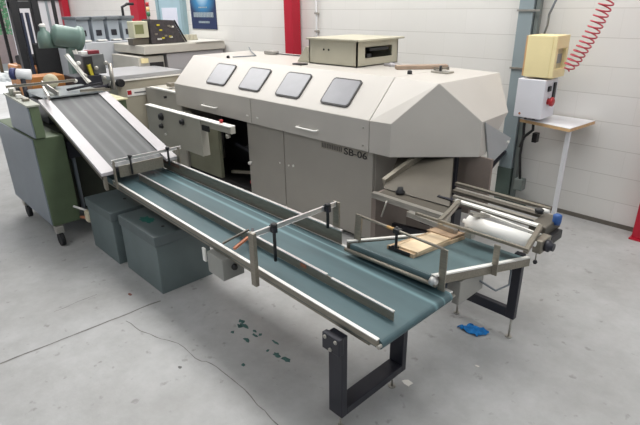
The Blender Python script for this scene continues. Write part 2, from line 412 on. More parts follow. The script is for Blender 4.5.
# open left half: dark recess with mechanism
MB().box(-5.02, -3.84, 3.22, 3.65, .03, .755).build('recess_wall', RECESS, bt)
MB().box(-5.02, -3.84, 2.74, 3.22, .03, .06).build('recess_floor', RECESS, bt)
MB().box(-5.05, -5.02, 2.72, 3.65, .03, .755).build('side_panel', BODY, bt)
MB().box(-5.0, -4.38, 2.74, 2.78, .06, .66, .003).build('lower_panel', OLIVE, bt)
for i, (x, z, r_) in enumerate(((-4.2, .52, .05), (-4.05, .30, .06), (-4.22, .22, .04), (-3.93, .45, .035), (-4.3, .36, .035))):
    m = MB().lathe((x, 3.22, z), (0, -1, 0), [(0, r_), (.14, r_), (.15, r_*.8), (.17, r_*.8), (.175, r_*.3), (.22, r_*.3)], 20)
    m.build('drive_wheel', BLACK if i % 2 else DARK, bt)
for x, z in ((-4.08, .60), (-3.90, .57), (-3.96, .34), (-4.1, .17), (-3.98, .16), (-3.9, .13)):
    MB().lathe((x, 3.05, z), (0, -1, 0), [(0, .02), (.03, .02), (.035, .012), (.06, .012)], 12).build('bolt', STEEL, bt)
MB().bar((-4.34, 2.85, .12), (-3.86, 2.9, .2), .03, .03).build('link_rod', GAL, bt)
MB().bar((-4.3, 2.9, .42), (-3.88, 2.9, .36), .02, .03).build('link_rod', BLACK, bt)
MB().cyl((-3.9, 2.86, .14), (-3.9, 2.86, .68), .012, 10).build('link_rod', STEEL, bt)
plab(MB().box(-3.96, -3.92, 2.80, 2.86, .09, .12, .004).build('clip', REDB, bt), 'red clip')
# control panel in front of the opening
cp = MB().box(-5.22, -4.13, 2.40, 2.48, .42, .775, .004).build('control_panel', PANEL, bt)
MB().box(-5.225, -3.64, 2.39, 2.46, .775, .787, .003).build('panel_ledge', EDGE, cp)
MB().box(-4.13, -3.64, 2.41, 2.46, .715, .775, .004).build('panel_arm', PANEL, cp)
MB().box(-5.0, -4.9, 2.48, 2.76, .5, .7).build('panel_bracket', PANEL, cp)
for x, z, r_ in ((-4.88, .70, .034), (-4.90, .60, .024), (-4.45, .71, .026)):
    MB().lathe((x, 2.40, z), (0, -1, 0), [(0, r_*1.2), (.008, r_*1.2), (.01, r_), (.03, r_*.9), (.034, r_*.5)], 18).build('knob', DARK, cp)
MB().cyl((-4.83, 2.385, .525), (-4.83, 2.40, .525), .014, 12).build('indicator', EDGE, cp)
MB().box(-4.10, -3.98, 2.395, 2.41, .68, .735, .005).build('latch', DARK, cp)
plab(MB().lathe((-3.82, 2.435, .787), (0, 0, 1), [(0, .012), (.012, .012), (.014, .019), (.026, .019), (.03, .01)], 16).build('emergency_button', REDB, cp), 'red mushroom button')
MB().lathe((-3.70, 2.43, .69), (0, -1, 0), [(0, .02), (.03, .02), (.035, .012)], 14).build('knob', STEEL, cp)
# left end feed block
MB().box(-5.9, -5.09, 2.74, 3.5, .03, .865, .004).build('end_block', FARGREY, bt)
MB().box(-5.75, -5.10, 2.725, 2.76, .865, .885, .003).build('end_ledge', EDGE, bt)
MB().cyl((-5.4, 2.715, .80), (-5.4, 2.74, .80), .014, 12).build('knob', DARK, bt)
MB().box(-5.6, -5.5, 2.86, 3.0, .885, .93, .01).build('guide_block', GAL, bt)
# right end under the hood
MB().box(-2.28, -1.95, 3.02, 3.19, .03, .755).build('end_body', BROWNP, bt)
pl_ = MB().raw([(-2.0, 2.50, .605), (-2.0, 2.515, .60), (-1.50, 2.52, .605), (-1.50, 2.535, .60), (-2.22, 2.99, .755), (-2.22, 3.005, .755), (-1.79, 2.985, .755), (-1.79, 3.0, .755)],
               [(0, 2, 6, 4), (1, 5, 7, 3), (0, 1, 3, 2), (4, 6, 7, 5), (0, 4, 5, 1), (2, 3, 7, 6)])
plab(pl_.build('guard_plate', BRONZE, bt), 'bronze-toned sheet steel guard')
MB().bar((-2.04, 2.56, .615), (-1.99, 2.90, .745), .07, .03, .003, (1, 0, 0)).build('brace', GAL, bt)
MB().box(-2.25, -2.21, 2.9, 2.93, .33, .5, .003).build('brace', BODY, bt)
MB().box(-1.80, -1.78, 3.03, 3.06, .42, .755).build('edge_bar', BLACK, bt)
MB().box(-1.76, -1.57, 3.13, 3.155, .35, .755).build('guard_panel', BROWNP, bt)
MB().box(-1.94, -1.72, 3.16, 3.19, .3, .75).build('feed_unit', BROWNP, bt)
# clear guard flap at the right end
fl = MB().raw([(-1.655, 3.13, 1.0), (-1.647, 3.13, 1.0), (-1.655, 3.54, .82), (-1.647, 3.54, .82), (-1.655, 3.49, .75), (-1.647, 3.49, .75), (-1.655, 3.25, .67), (-1.647, 3.25, .67)],
              [(0, 2, 4, 6), (1, 7, 5, 3), (0, 1, 3, 2), (2, 3, 5, 4), (4, 5, 7, 6), (6, 7, 1, 0)])
plab(fl.build('guard_flap', mat('flap_grey', (170, 174, 176), .3, .2, .04), bt), 'pale grey flap')
MB().cyl((-1.648, 3.49, .80), (-1.635, 3.49, .80), .009, 10).build('flap_bolt', EDGE, bt)
# small vents / knob on the hood top
MB().lathe((-4.47, 3.0, 1.262), (0, 0, 1), [(0, .016), (.02, .016), (.026, .01)], 12).build('lifting_eye', DARK, bt)
MB().lathe((-2.32, 3.16, 1.262), (0, 0, 1), [(0, .018), (.022, .018), (.028, .01)], 12).build('lifting_eye', DARK, bt)
MB().box(-3.5, -3.38, 3.02, 3.1, 1.262, 1.275, .003).build('latch', DARK, bt)

# beige box on the hood
tb = thing('extraction_box', (-3.18, 3.45, 1.262), 'beige sheet metal box with an overhanging lid standing on the hood of the big machine', 'metal box')
t_ = .012
m = MB(); m.box(-3.47, -2.89, 3.2, 3.2+t_, 1.264, 1.468); m.box(-3.47, -3.47+t_, 3.2, 3.74, 1.264, 1.468); m.box(-3.47, -2.89, 3.73, 3.742, 1.264, 1.468); m.box(-3.47, -2.89, 3.2, 3.74, 1.264, 1.272)
m.box(-2.902, -2.89, 3.2, 3.30, 1.264, 1.468); m.box(-2.902, -2.89, 3.66, 3.74, 1.264, 1.468); m.box(-2.902, -2.89, 3.3, 3.66, 1.42, 1.468); m.box(-2.902, -2.89, 3.3, 3.66, 1.264, 1.33)
m.build('housing', BOXP, tb)
MB().box(-3.49, -2.85, 3.18, 3.78, 1.468, 1.484, .003).build('lid', BOXP, tb)
plab(MB().box(-2.94, -2.88, 3.35, 3.60, 1.385, 1.41, .005).build('handle', DARK, tb), 'black handle')
MB().box(-2.95, -2.885, 3.32, 3.38, 1.335, 1.365, .004).build('cable_gland', DARK, tb)
for x in (-3.28, -3.22): MB().cyl((x, 3.196, 1.39), (x, 3.2, 1.39), .009, 10).build('screw', DARK, tb)
w_ = MB().prism([(-3.66, 1.264), (-3.475, 1.264), (-3.475, 1.40), (-3.54, 1.40)], 'y', 3.22, 3.5, .003).build('side_wedge', BOXP, tb)

# small things on the hood top
tag(MB().prism([(-2.62, 3.36), (-2.55, 3.30), (-2.28, 3.62), (-2.34, 3.68)], 'z', 1.263, 1.293, .004).build('duster', BROWNT), 'flat brown strip lying on the hood beside the grey clamp', 'cloth strip')
cl = thing('clamp', (-2.2, 3.4, 1.263), 'small grey metal clamp lying on the right end of the hood', 'clamp')
MB().box(-2.25, -2.10, 3.33, 3.42, 1.264, 1.276, .003).build('base', STEEL, cl)
MB().bar((-2.26, 3.40, 1.285), (-2.12, 3.36, 1.300), .02, .015, .003).build('jaw', GAL, cl)
MB().cyl((-2.19, 3.37, 1.276), (-2.19, 3.37, 1.315), .01, 12).build('screw', DARK, cl)
gl = thing('cleaning_block', (-4.55, 3.6, 1.263), 'small grey block on a thin rod lying on the hood left of the beige box', 'tool')
MB().box(-4.52, -4.36, 3.50, 3.58, 1.264, 1.30, .006).build('block', mat('grey_foam', (150, 146, 140), .8, 0, .1, 20), gl)
MB().cyl((-4.36, 3.54, 1.275), (-3.95, 3.55, 1.272), .006, 8).build('rod', BLACK, gl)
tag(MB().tube([(-4.46, 3.05, 1.27), (-4.4, 3.3, 1.269), (-4.75, 3.5, 1.28), (-4.95, 3.62, 1.31), (-5.15, 3.8, 1.22)], .006, 6).build('cable', CABLE), 'thin grey cable curling off the left end of the hood', 'cable')
vb = thing('valve_fitting', (-2.75, 3.45, 1.263), 'small pale valve fitting with a short hose right of the beige box on the hood', 'valve')
MB().lathe((-2.80, 3.45, 1.275), (1, .1, 0), [(0, .012), (.05, .012), (.055, .02), (.10, .02), (.105, .01), (.15, .01)], 12).build('body', WHITEP, vb)
MB().tube([(-2.66, 3.46, 1.28), (-2.58, 3.5, 1.275), (-2.5, 3.6, 1.275), (-2.46, 3.72, 1.275)], .008, 8).build('hose', WHITEP, vb)

# ---------------------------------------------------------------- delivery unit at the right end
du = thing('delivery_unit', (-1.3, 2.5, 0), 'stainless steel rails, clamps and a white roller sticking out of the big machine', 'delivery unit')
MB().box(-1.98, -1.45, 2.36, 2.52, .585, .598, .002).build('tray', BRONZE, du)
MB().bar((-1.98, 2.37, .60), (-1.40, 2.36, .60), .03, .035, .003).build('tray_bar', STEEL, du)
MB().bar((-1.62, 2.27, .60), (-1.28, 2.24, .60), .03, .03, .003).build('tray_bar', STEEL, du)
MB().bar((-1.40, 2.42, .70), (-.91, 2.40, .70), .026, .010, .002).build('top_rail', EDGE, du)
MB().bar((-1.22, 2.375, .69), (-.86, 2.36, .67), .012, .012).build('guide_rod', EDGE, du)
for y0, z0, y1, x0, x1, ww, mm in ((2.78, .66, 2.76, -1.62, -1.0, .025, GAL), (2.70, .655, 2.68, -1.57, -.95, .02, STEEL), (2.64, .665, 2.62, -1.55, -.95, .03, BRONZE), (2.56, .66, 2.54, -1.5, -.95, .02, STEEL), (2.48, .665, 2.47, -1.45, -.93, .02, GAL), (2.60, .62, 2.59, -1.62, -.95, .06, BLACK), (2.74, .62, 2.72, -1.6, -.98, .02, BLACK)):
    MB().bar((x0, y0, z0), (x1, y1, z0), ww, .016, .003).build('slide_rail', mm, du)
MB().lathe((-1.255, 2.265, .665), (1, -.02, 0), [(0, .012), (.03, .012), (.031, .041), (.375, .041), (.376, .014), (.40, .014)], 28).build('roller', ROLL, du)
MB().bar((-1.45, 2.10, .70), (-.82, 2.10, .70), .011, .013, .002).build('lower_rail', GAL, du)
MB().bar((-1.30, 2.10, .70), (-1.38, 2.42, .70), .02, .02).build('end_bracket', GAL, du)
MB().bar((-1.30, 2.11, .68), (-1.38, 2.41, .70), .03, .012, .002).build('end_bracket', STEEL, du)
MB().bar((-1.16, 2.34, .70), (-1.19, 2.22, .735), .03, .014, .002).build('roller_bracket', STEEL, du)
MB().box(-1.21, -1.17, 2.205, 2.25, .60, .655, .004).build('roller_bracket', STEEL, du)
MB().bar((-.835, 2.10, .69), (-.90, 2.40, .70), .02, .02, .002).build('end_plate', GAL, du)
MB().box(-.875, -.83, 2.27, 2.38, .61, .68, .006).build('gearbox', GAL, du)
MB().lathe((-.83, 2.32, .645), (1, 0, 0), [(0, .03), (.02, .03), (.025, .02), (.04, .02)], 18).build('gearbox_cap', BLACK, du)
MB().box(-.97, -.88, 2.42, 2.62, .63, .69, .008).build('clamp_block', BRONZE, du)
MB().box(-.92, -.85, 2.44, 2.58, .59, .64, .006).build('clamp_block', DARK, du)
MB().lathe((-.875, 2.54, .675), (0, 0, 1), [(0, .02), (.012, .022), (.05, .022), (.055, .015)], 16).build('clamp_knob', BLUE, du)
MB().lathe((-.98, 2.56, .70), (0, 0, 1), [(0, .02), (.02, .024), (.03, .012)], 14).build('clamp_knob', DARK, du)
MB().cyl((-.86, 2.30, .55), (-.86, 2.30, .62), .004, 8).build('hanging_pin', STEEL, du)
MB().lathe((-.86, 2.30, .54), (0, 0, 1), [(0, .008), (.01, .012), (.02, .006)], 10).build('pin_knob', DARK, du)
MB().lathe((-1.02, 2.64, .685), (1, .2, 0), [(0, .012), (.03, .016), (.06, .012)], 12).build('white_ferrule', EDGE, du)
MB().box(-1.7, -1.5, 2.5, 2.62, .44, .585, .01).build('motor', DARK, du)
MB().box(-2.02, -1.98, 2.40, 2.75, .02, .585, .002).build('support_plate', BROWNP, du)
MB().cyl((-1.88, 2.34, .48), (-1.84, 2.34, .60), .006, 8).build('support_rod', STEEL, du)
MB().lathe((-1.86, 2.5, .598), (0, 0, 1), [(0, .03), (.02, .03), (.03, .02), (.045, .02)], 16).build('clamp_knob', DARK, du)
MB().bar((-1.98, 2.6, .30), (-1.5, 2.56, .36), .03, .05).build('support_rail', BLACK, du)
MB().box(-1.52, -1.46, 2.52, 2.6, .02, .585, .004).build('support_leg', BLACK, du)

# ---------------------------------------------------------------- long conveyor
lc = thing('belt_conveyor', (-2.2, 1.48, 0), 'long low belt conveyor with a streaked green belt on a black steel leg frame', 'conveyor')
def belt_loop(x0, x1, y0, y1, z, r_, m):
    pts = []
    for k in range(9): a = R(90+k*22.5); pts.append((x0+r_+r_*math.cos(a), z-r_+r_*math.sin(a)))
    for k in range(9): a = R(-90+k*22.5); pts.append((x1-r_+r_*math.cos(a), z-r_+r_*math.sin(a)))
    return m.prism(pts, 'y', y0, y1)
belt_loop(-3.70, -.975, 1.254, 1.735, .562, .022, MB()).build('belt', BELT, lc)
nr = MB().box(-3.50, -.99, 1.236, 1.250, .538, .568, .002).build('near_rail', GAL, lc)
MB().box(-3.50, -.99, 1.234, 1.251, .568, .573, .001).build('rail_cap', EDGE, nr)
MB().box(-3.50, -.99, 1.738, 1.76, .505, .560, .003).build('far_rail', ALU, lc)
MB().cyl((-.985, 1.235, .54), (-.985, 1.76, .54), .008, 14).build('end_roller', STEEL, lc)
MB().box(-3.66, -1.05, 1.26, 1.73, .500, .516).build('bed_plate', GAL, lc)
ff = MB().bar((-3.38, 1.415, .588), (-1.03, 1.385, .588), .004, .046).build('centre_guide', GAL, lc)
m = MB(); m.bar((-3.38, 1.415, .614), (-1.42, 1.390, .614), .014, .006); m.bar((-1.39, 1.3896, .609), (-1.03, 1.385, .609), .012, .006); m.build('guide_lip', ALU, ff)
ff = MB().box(-3.62, -1.66, 1.748, 1.752, .56, .635).build('side_guide', GAL, lc)
MB().box(-3.62, -1.66, 1.74, 1.76, .635, .642).build('guide_lip', ALU, ff)
plab(MB().box(-3.58, -3.3, 1.744, 1.747, .605, .632).build('guide_tape', mat('brown_tape', (122, 96, 84), .6, 0, .1), lc), 'reddish brown tape')
plab(MB().box(-1.60, -1.56, 1.3855, 1.390, .588, .606).build('guide_tape', RUST, lc), 'copper brown tape')
# cross gate in the middle
def gate(x, z1, ya, yb, clamps, zc=.585):
    g_ = MB().box(x-.019, x+.019, ya-.03, ya-.02+.012, .51, z1, .002).build('gate_post', GAL, lc)
    MB().box(x-.022, x+.022, yb+.005, yb+.018, .52, z1, .002).build('gate_post', GAL, lc)
    MB().bar((x, ya-.02, z1-.012), (x, yb+.01, z1-.012), .008, .024, .002).build('cross_bar', ALU, lc)
    for y, zc in clamps:
        c_ = MB().cyl((x+.018, y, zc), (x+.018, y, z1+.005), .0085, 12).build('clamp_spindle', DARK, lc)
        MB().lathe((x+.018, y, z1-.002), (0, 0, 1), [(0, .012), (.004, .017), (.016, .017), (.02, .01)], 14).build('clamp_knob', DARK, c_)
        MB().box(x-.008, x+.032, y-.012, y+.012, z1-.03, z1+.004, .003).build('clamp_body', BLACK, c_)
gate(-1.715, .785, 1.21, 1.755, ((1.31, .605), (1.68, .665)))
# first gate by the chute
m = MB().bar((-3.33, 1.185, .755), (-3.33, 1.80, .755), .008, .02, .002).build('cross_bar', ALU, lc)
for y in (1.33, 1.665):
    c_ = MB().cyl((-3.31, y, .645), (-3.31, y, .775), .0085, 12).build('clamp_spindle', DARK, lc)
    MB().lathe((-3.31, y, .765), (0, 0, 1), [(0, .012), (.004, .017), (.016, .017), (.02, .01)], 14).build('clamp_knob', DARK, c_)
MB().box(-3.335, -3.325, 1.235, 1.62, .635, .715).build('end_flap', GAL, lc)
MB().box(-3.345, -3.315, 1.19, 1.202, .56, .76, .002).build('gate_post', GAL, lc)
MB().box(-3.35, -3.31, 1.765, 1.778, .51, .76, .002).build('gate_post', GAL, lc)
# small arm with copper rod on the near side
MB().bar((-2.06, 1.24, .59), (-2.03, 1.40, .63), .010, .010).build('adjuster_arm', BRONZE, lc)
plab(MB().bar((-1.96, 1.245, .595), (-1.99, 1.36, .61), .011, .011, .002).build('adjuster_rod', RUST, lc), 'copper coloured rod')
MB().bar((-1.93, 1.34, .60), (-2.02, 1.42, .63), .012, .012, .002).build('adjuster_rod', BLACK, lc)
# leg frame at the front end
lf = MB().box(-1.235, -1.155, 1.215, 1.248, .075, .50, .003).build('leg', BLACK, lc)
MB().box(-1.235, -1.155, 1.64, 1.673, .075, .50, .003).build('leg', BLACK, lc)
MB().box(-1.235, -1.155, 1.248, 1.64, .075, .115, .003).build('cross_beam', BLACK, lc)
MB().box(-1.245, -1.145, 1.187, 1.215, .425, .505, .004).build('leg_bracket', BLACK, lc)
for x, z in ((-1.225, .49), (-1.165, .49), (-1.195, .44)): MB().lathe((x, 1.187, z), (0, -1, 0), [(0, .009), (.005, .009), (.007, .004)], 8).build('bolt', STEEL, lc)
for y in (1.232, 1.60):
    f_ = MB().cyl((-1.18, y, .004), (-1.18, y, .078), .006, 10).build('foot_screw', STEEL, lc)
    MB().cyl((-1.18, y, 0), (-1.18, y, .006), .018, 14).build('foot_pad', STEEL, f_)
m = MB(); m.box(-3.50, -3.46, 1.68, 1.71, 0, .50, .003); m.build('leg', BLACK, lc)
# hanging electric box
eb = MB().box(-2.20, -2.045, 1.215, 1.36, .375, .50, .004).build('switch_box', mat('box_grey', (150, 150, 144), .5, 0, .05), lc)
MB().lathe((-2.045, 1.29, .44), (1, 0, 0), [(0, .018), (.01, .018), (.012, .012), (.02, .012)], 14).build('switch_knob', DARK, eb)
MB().box(-2.24, -2.21, 1.208, 1.22, .43, .51, .002).build('box_bracket', EDGE, lc)
MB().cyl((-2.42, 1.48, .44), (-2.42, 1.70, .44), .055, 20).build('drive_motor', BLACK, lc)

# the belt bed climbs very slightly towards the chute
for o in list(lc.children_recursive):
    nm = o.name.split('.')[0]
    if nm in ('leg', 'cross_beam', 'foot_screw', 'foot_pad', 'leg_bracket', 'bolt'): continue
    w = wl(o)
    for v in o.data.vertices: X_, Y_ = -1.1-(v.co.x+w.x), v.co.y+w.y; v.co.z += .015*X_; v.co.y += .07*X_*(1.49-Y_)
# ---------------------------------------------------------------- chute (inclined conveyor)
def chz(x): return 1.08-(x+4.5)*.31
ch = thing('inclined_conveyor', (-3.9, 1.45, .56), 'inclined chute conveyor with a ribbed grey belt between two broad white side rails', 'conveyor')
def fslab(x0, x1, ya0, ya1, yb0, yb1, top, th):
    a, b = chz(x0)+top, chz(x1)+top
    return MB().raw([(x0, ya0, a), (x0, ya1, a), (x1, yb1, b), (x1, yb0, b), (x0, ya0, a-th), (x0, ya1, a-th), (x1, yb1, b-th), (x1, yb0, b-th)],
                    [(0, 1, 2, 3), (4, 7, 6, 5), (0, 4, 5, 1), (1, 5, 6, 2), (2, 6, 7, 3), (3, 7, 4, 0)])
def slab(x0, x1, y0, y1, top, th, m=None):
    m = m or MB(); a, b = chz(x0)+top, chz(x1)+top
    return m.prism([(x0, a), (x1, b), (x1, b-th), (x0, a-th)], 'y', y0, y1, .002)
fslab(-4.50, -3.40, 1.257, 1.653, 1.242, 1.632, -.012, .035).build('belt', CBELT, ch)
fslab(-4.49, -3.34, 1.175, 1.255, 1.155, 1.245, 0, .022).build('side_rail', WHITEP, ch)
fslab(-4.49, -3.345, 1.655, 1.735, 1.635, 1.725, 0, .022).build('side_rail', WHITEP, ch)
fslab(-4.46, -3.36, 1.18, 1.19, 1.16, 1.17, -.022, .035).build('side_plate', BRONZE, ch)
fslab(-4.46, -3.42, 1.72, 1.732, 1.71, 1.722, -.022, .05).build('side_plate', GAL, ch)
MB().cyl((-3.42, 1.25, chz(-3.42)-.04), (-3.42, 1.62, chz(-3.42)-.04), .022, 16).build('end_roller', BLACK, ch)
slab(-3.38, -3.345, 1.17, 1.19, -.03, .10).build('end_bracket', GAL, ch)

# ---------------------------------------------------------------- green cabinet machine
gc = thing('stitching_machine', (-4.55, 1.4, 0), 'olive green and grey-blue cabinet machine on castors at the head of the chute', 'machine')
MB().box(-5.06, -4.04, .965, 1.175, .17, .868, .006).build('lower_cabinet', GREEN, gc)
MB().box(-5.05, -4.22, 1.18, 1.70, .19, .86, .004).build('inner_frame', mat('shaded_olive', (52, 56, 46), .7, 0, .2, 8), gc)  # dark olive paints in the shade over the machine's innards
MB().box(-4.20, -4.06, 1.62, 1.70, .19, .80, .004).build('post', GREEN, gc)
MB().box(-4.2, -4.1, 1.20, 1.62, .66, .80, .006).build('motor_cover', BLACK, gc)
MB().cyl((-4.14, 1.24, .19), (-4.14, 1.24, .80), .015, 12).build('pipe', CABSIDE, gc)
MB().box(-5.05, -4.05, .957, .965, .18, .865, .002).build('side_panel', CABSIDE, gc)
MB().prism([(-4.62, .872), (-4.02, .872), (-4.04, 1.10), (-4.60, 1.13)], 'y', .985, 1.05).build('upper_cabinet', GREEN, gc, .004)
MB().prism([(-4.61, .876), (-4.03, .876), (-4.05, 1.095), (-4.59, 1.125)], 'y', .975, .985).build('side_panel', CABSIDE, gc)
MB().prism([(-4.62, 1.13), (-4.03, 1.10), (-4.03, 1.112), (-4.62, 1.142)], 'y', .97, 1.06).build('top_plate', CABTOP, gc)
MB().box(-4.75, -4.42, 1.72, 1.86, .30, 1.0, .006).build('upper_cabinet', GREEN, gc)
MB().box(-4.78, -4.40, 1.715, 1.87, 1.0, 1.012, .002).build('top_plate', mat('pale_yellow_top', (190, 186, 150), .5, 0, .1), gc)
MB().box(-4.9, -4.49, 1.22, 1.68, .872, 1.05, .004).build('head_block', BLACK, gc)
MB().prism([(-5.0, 1.085), (-4.48, 1.078), (-4.48, 1.088), (-5.0, 1.097)], 'y', 1.22, 1.70).build('feed_plate', mat('feed_steel', (150, 156, 158), .3, .5, .08, 10), gc)
for x, y in ((-4.05, 1.0), (-4.9, 1.0), (-4.12, 1.65), (-4.95, 1.65)):
    c_ = MB().box(x-.035, x+.035, y-.03, y+.03, .11, .17, .006).build('castor', STEEL, gc)
    MB().cyl((x+.01, y-.016, .055), (x+.01, y+.016, .055), .055, 20).build('wheel', BLACK2, c_)
# mechanisms on the top plate
for i in range(9):
    x = -4.95+.055*i; y = 1.02+.02*(i % 3)
    if x < -4.6: continue
for (x, y, z0, w1, h1, mm, nm) in ((-4.55, 1.02, 1.139, .045, .045, EDGE, 'stop_block'), (-4.44, 1.025, 1.133, .05, .035, GAL, 'stop_block'), (-4.34, 1.01, 1.128, .035, .03, EDGE, 'stop_block'), (-4.22, 1.02, 1.122, .045, .02, GAL, 'stop_block'), (-4.49, 1.0, 1.135, .03, .05, CABTOP, 'stop_block')):
    MB().box(x-w1/2, x+w1/2, y-w1/2, y+w1/2, z0, z0+h1, .005).build(nm, mm, gc)
MB().bar((-4.62, 1.0, 1.185), (-4.60, 1.52, 1.185), .015, .02, .003).build('guide_bar', GAL, gc)
MB().bar((-4.35, 1.22, 1.10), (-4.55, 1.25, 1.15), .01, .04, .002).build('guide_fin', STEEL, gc)
MB().bar((-4.52, 1.34, 1.10), (-4.75, 1.30, 1.17), .01, .04, .002).build('guide_fin', STEEL, gc)
MB().bar((-4.62, 1.45, 1.11), (-4.68, 1.78, 1.13), .015, .015, .002).build('guide_bar', BLACK, gc)
MB().bar((-4.52, 1.52, 1.105), (-4.5, 1.72, 1.10), .02, .02, .002).build('guide_bar', GAL, gc)
# white roll on the left with dark end
wr = thing('paper_roll', (-4.9, 1.15, 1.1), 'white roll with a dark blue end on the left of the green cabinet machine', 'roll')
MB().lathe((-5.02, 1.19, 1.235), (.5, .9, -.1), [(0, .035), (.005, .045), (.11, .045), (.115, .02)], 20).build('roll', TOPW, wr)
MB().lathe((-5.045, 1.145, 1.24), (.5, .9, -.1), [(0, .03), (.01, .05), (.045, .05)], 20).build('end_cap', mat('dark_blue_cap', (60, 66, 110), .5, 0, .1), wr)
MB().cyl((-4.98, 1.22, .872), (-4.98, 1.22, 1.19), .02, 12).build('stand', BLACK, wr)

# stitching head assembly behind the feed plate
sh = thing('wire_stapler', (-5.35, 1.95, 0), 'cluttered wire stapler with a dark frame, bright pins and a yellow lever above the chute', 'machine head')
MB().box(-5.55, -5.2, 1.68, 2.02, 0, .98, .006).build('pedestal', BLACK, sh)
MB().box(-5.5, -5.2, 1.72, 1.98, .98, 1.14, .006).build('frame', BLACK, sh)
MB().box(-5.46, -5.26, 1.84, 2.06, 1.14, 1.33, .006).build('head', mat('head_grey', (110, 112, 112), .45, .3, .15, 12), sh)
MB().box(-5.27, -5.23, 1.84, 1.93, 1.12, 1.32, .004).build('jaw', DARK, sh)
plab(MB().bar((-5.22, 1.90, 1.10), (-5.22, 1.88, 1.24), .03, .03, .004).build('lever', YELLOW, sh), 'yellow lever')
MB().bar((-5.3, 1.72, 1.34), (-5.18, 1.84, 1.08), .05, .02, .004).build('chute_strip', EDGE, sh)
plab(MB().box(-5.4, -5.28, 1.92, 2.03, 1.33, 1.365, .006).build('cap', mat('dark_red', (120, 30, 44), .5, 0, .1), sh), 'dark red cap')
MB().box(-5.4, -5.3, 1.86, 1.93, 1.33, 1.36, .006).build('cap', EDGE, sh)
for y, z in ((1.80, 1.26), (1.96, 1.20), (2.06, 1.24), (1.84, 1.14), (2.02, 1.10), (1.74, 1.10)):
    MB().lathe((-5.24, y, z), (.9, -.4, .1), [(0, .012), (.03, .012), (.032, .02), (.045, .02), (.05, .01)], 12).build('pin', STEEL if y > 1.8 else EDGE, sh)
MB().cyl((-5.2, 2.08, .98), (-5.2, 2.08, 1.24), .02, 12).build('rod', STEEL, sh)
MB().cyl((-5.15, 1.78, 1.03), (-5.15, 2.0, 1.03), .018, 14).build('shaft', BLACK, sh)
MB().lathe((-5.15, 2.0, 1.03), (.3, 1, 0), [(0, .02), (.01, .03), (.03, .03)], 14).build('shaft_knob', DARK, sh)
MB().bar((-5.12, 1.66, 1.04), (-5.10, 2.0, 1.00), .04, .02, .003).build('guide_bar', GAL, sh)

# sage green motor machine
mo = thing('green_press', (-6.2, 1.95, 0), 'sage green press with a horizontal barrel motor standing behind the green cabinet', 'machine')
MB().box(-6.45, -6.02, 1.98, 2.24, 0, .95, .01).build('base', MOTOR, mo)
MB().prism([(1.98, .95), (2.16, .95), (2.12, 1.42), (2.0, 1.42)], 'x', -6.15, -6.03, .008).build('neck', MOTOR, mo)
MB().lathe((-6.08, 1.86, 1.50), (.10, 1, -.22), [(0, .05), (.02, .10), (.04, .11), (.24, .11), (.25, .13), (.30, .13), (.32, .09), (.33, .05)], 28).build('motor_barrel', MOTOR, mo)
MB().lathe((-6.12, 1.80, 1.36), (0, 0, 1), [(0, .075), (.10, .075), (.16, .055), (.18, .03), (.21, .03)], 20).build('oil_pot', MOTOR, mo)
MB().lathe((-6.12, 1.80, 1.56), (0, 0, 1), [(0, .02), (.03, .035), (.045, .02)], 14).build('oil_cap', EDGE, mo)
MB().bar((-5.97, 2.03, 1.33), (-5.92, 2.10, 1.02), .05, .03, .004).build('strut', EDGE, mo)
MB().bar((-6.12, 1.80, 1.40), (-6.12, 2.02, 1.36), .06, .05, .006).build('pot_arm', MOTOR, mo)

# tan round guard and orange crate on a trolley
tg = thing('round_guard', (-4.95, 1.44, 1.0), 'tan rounded guard standing on the green cabinet in front of the forklift', 'guard')
MB().lathe((-4.98, 1.44, 1.15), (.85, -.25, .15), [(0, .04), (.015, .062), (.045, .062), (.06, .054), (.07, .03)], 28).build('disc', TAN, tg)
MB().box(-4.95, -4.92, 1.41, 1.47, 1.0, 1.08, .005).build('bracket', BLACK, tg)
oc = thing('orange_crate', (-5.8, 1.6, 0), 'orange crate on a grey trolley behind the left end of the green cabinet', 'crate')
MB().box(-5.98, -5.66, 1.44, 1.80, 0, .98, .006).build('trolley', CABSIDE, oc)
m = MB(); m.box(-5.96, -5.68, 1.46, 1.78, .98, 1.12, .005); m.build('crate', ORANGE, oc)

# ---------------------------------------------------------------- teal steel boxes
def steel_box(x0, x1, y0, y1, h, label):
    t = thing('steel_box', ((x0+x1)/2, (y0+y1)/2, 0), label, 'steel box', 'teal-grey steel boxes under the conveyor')
    MB().box(x0+.008, x1-.008, y0+.008, y1-.008, 0, h-.07, .004).build('body', TEAL, t)
    MB().box(x0, x1, y0, y1, h-.07, h, .004).build('lid', TEALTOP if h > .4 else TEALTOP, t)
    return t
b2 = steel_box(-3.31, -2.77, 1.20, 1.60, .415, 'teal-grey steel box nearest the camera, with a green smear on its lid')
b1 = steel_box(-3.86, -3.38, 1.175, 1.60, .41, 'teal-grey steel box behind the front one, next to the green cabinet')
def blob(cx, cy, z, rx, ry, n, seed, name, m, parent=None):
    rnd = random.Random(seed); pts = []
    for i in range(n):
        a = 2*math.pi*i/n; k = rnd.uniform(.55, 1.15); pts.append((cx+rx*k*math.cos(a), cy+ry*k*math.sin(a)))
    return MB().prism(pts, 'z', z, z+.0015).build(name, m, parent)
GS = mat('green_smear', (24, 96, 86), .6, 0, .15, 30)
blob(-3.08, 1.31, .4152, .075, .045, 18, 3, 'paint_smear', GS, b2)
MB().lathe((-2.90, 1.33, .415), (0, 0, 1), [(0, .012), (.004, .01)], 10).build('lid_screw', DARK, b2)
MB().lathe((-3.6, 1.38, .41), (0, 0, 1), [(0, .012), (.004, .01)], 10).build('lid_screw', DARK, b1)
hv = thing('drain_valve', (-3.89, 1.2, .19), 'pale drain valve with white lever and red collar on the rear steel box', 'valve')
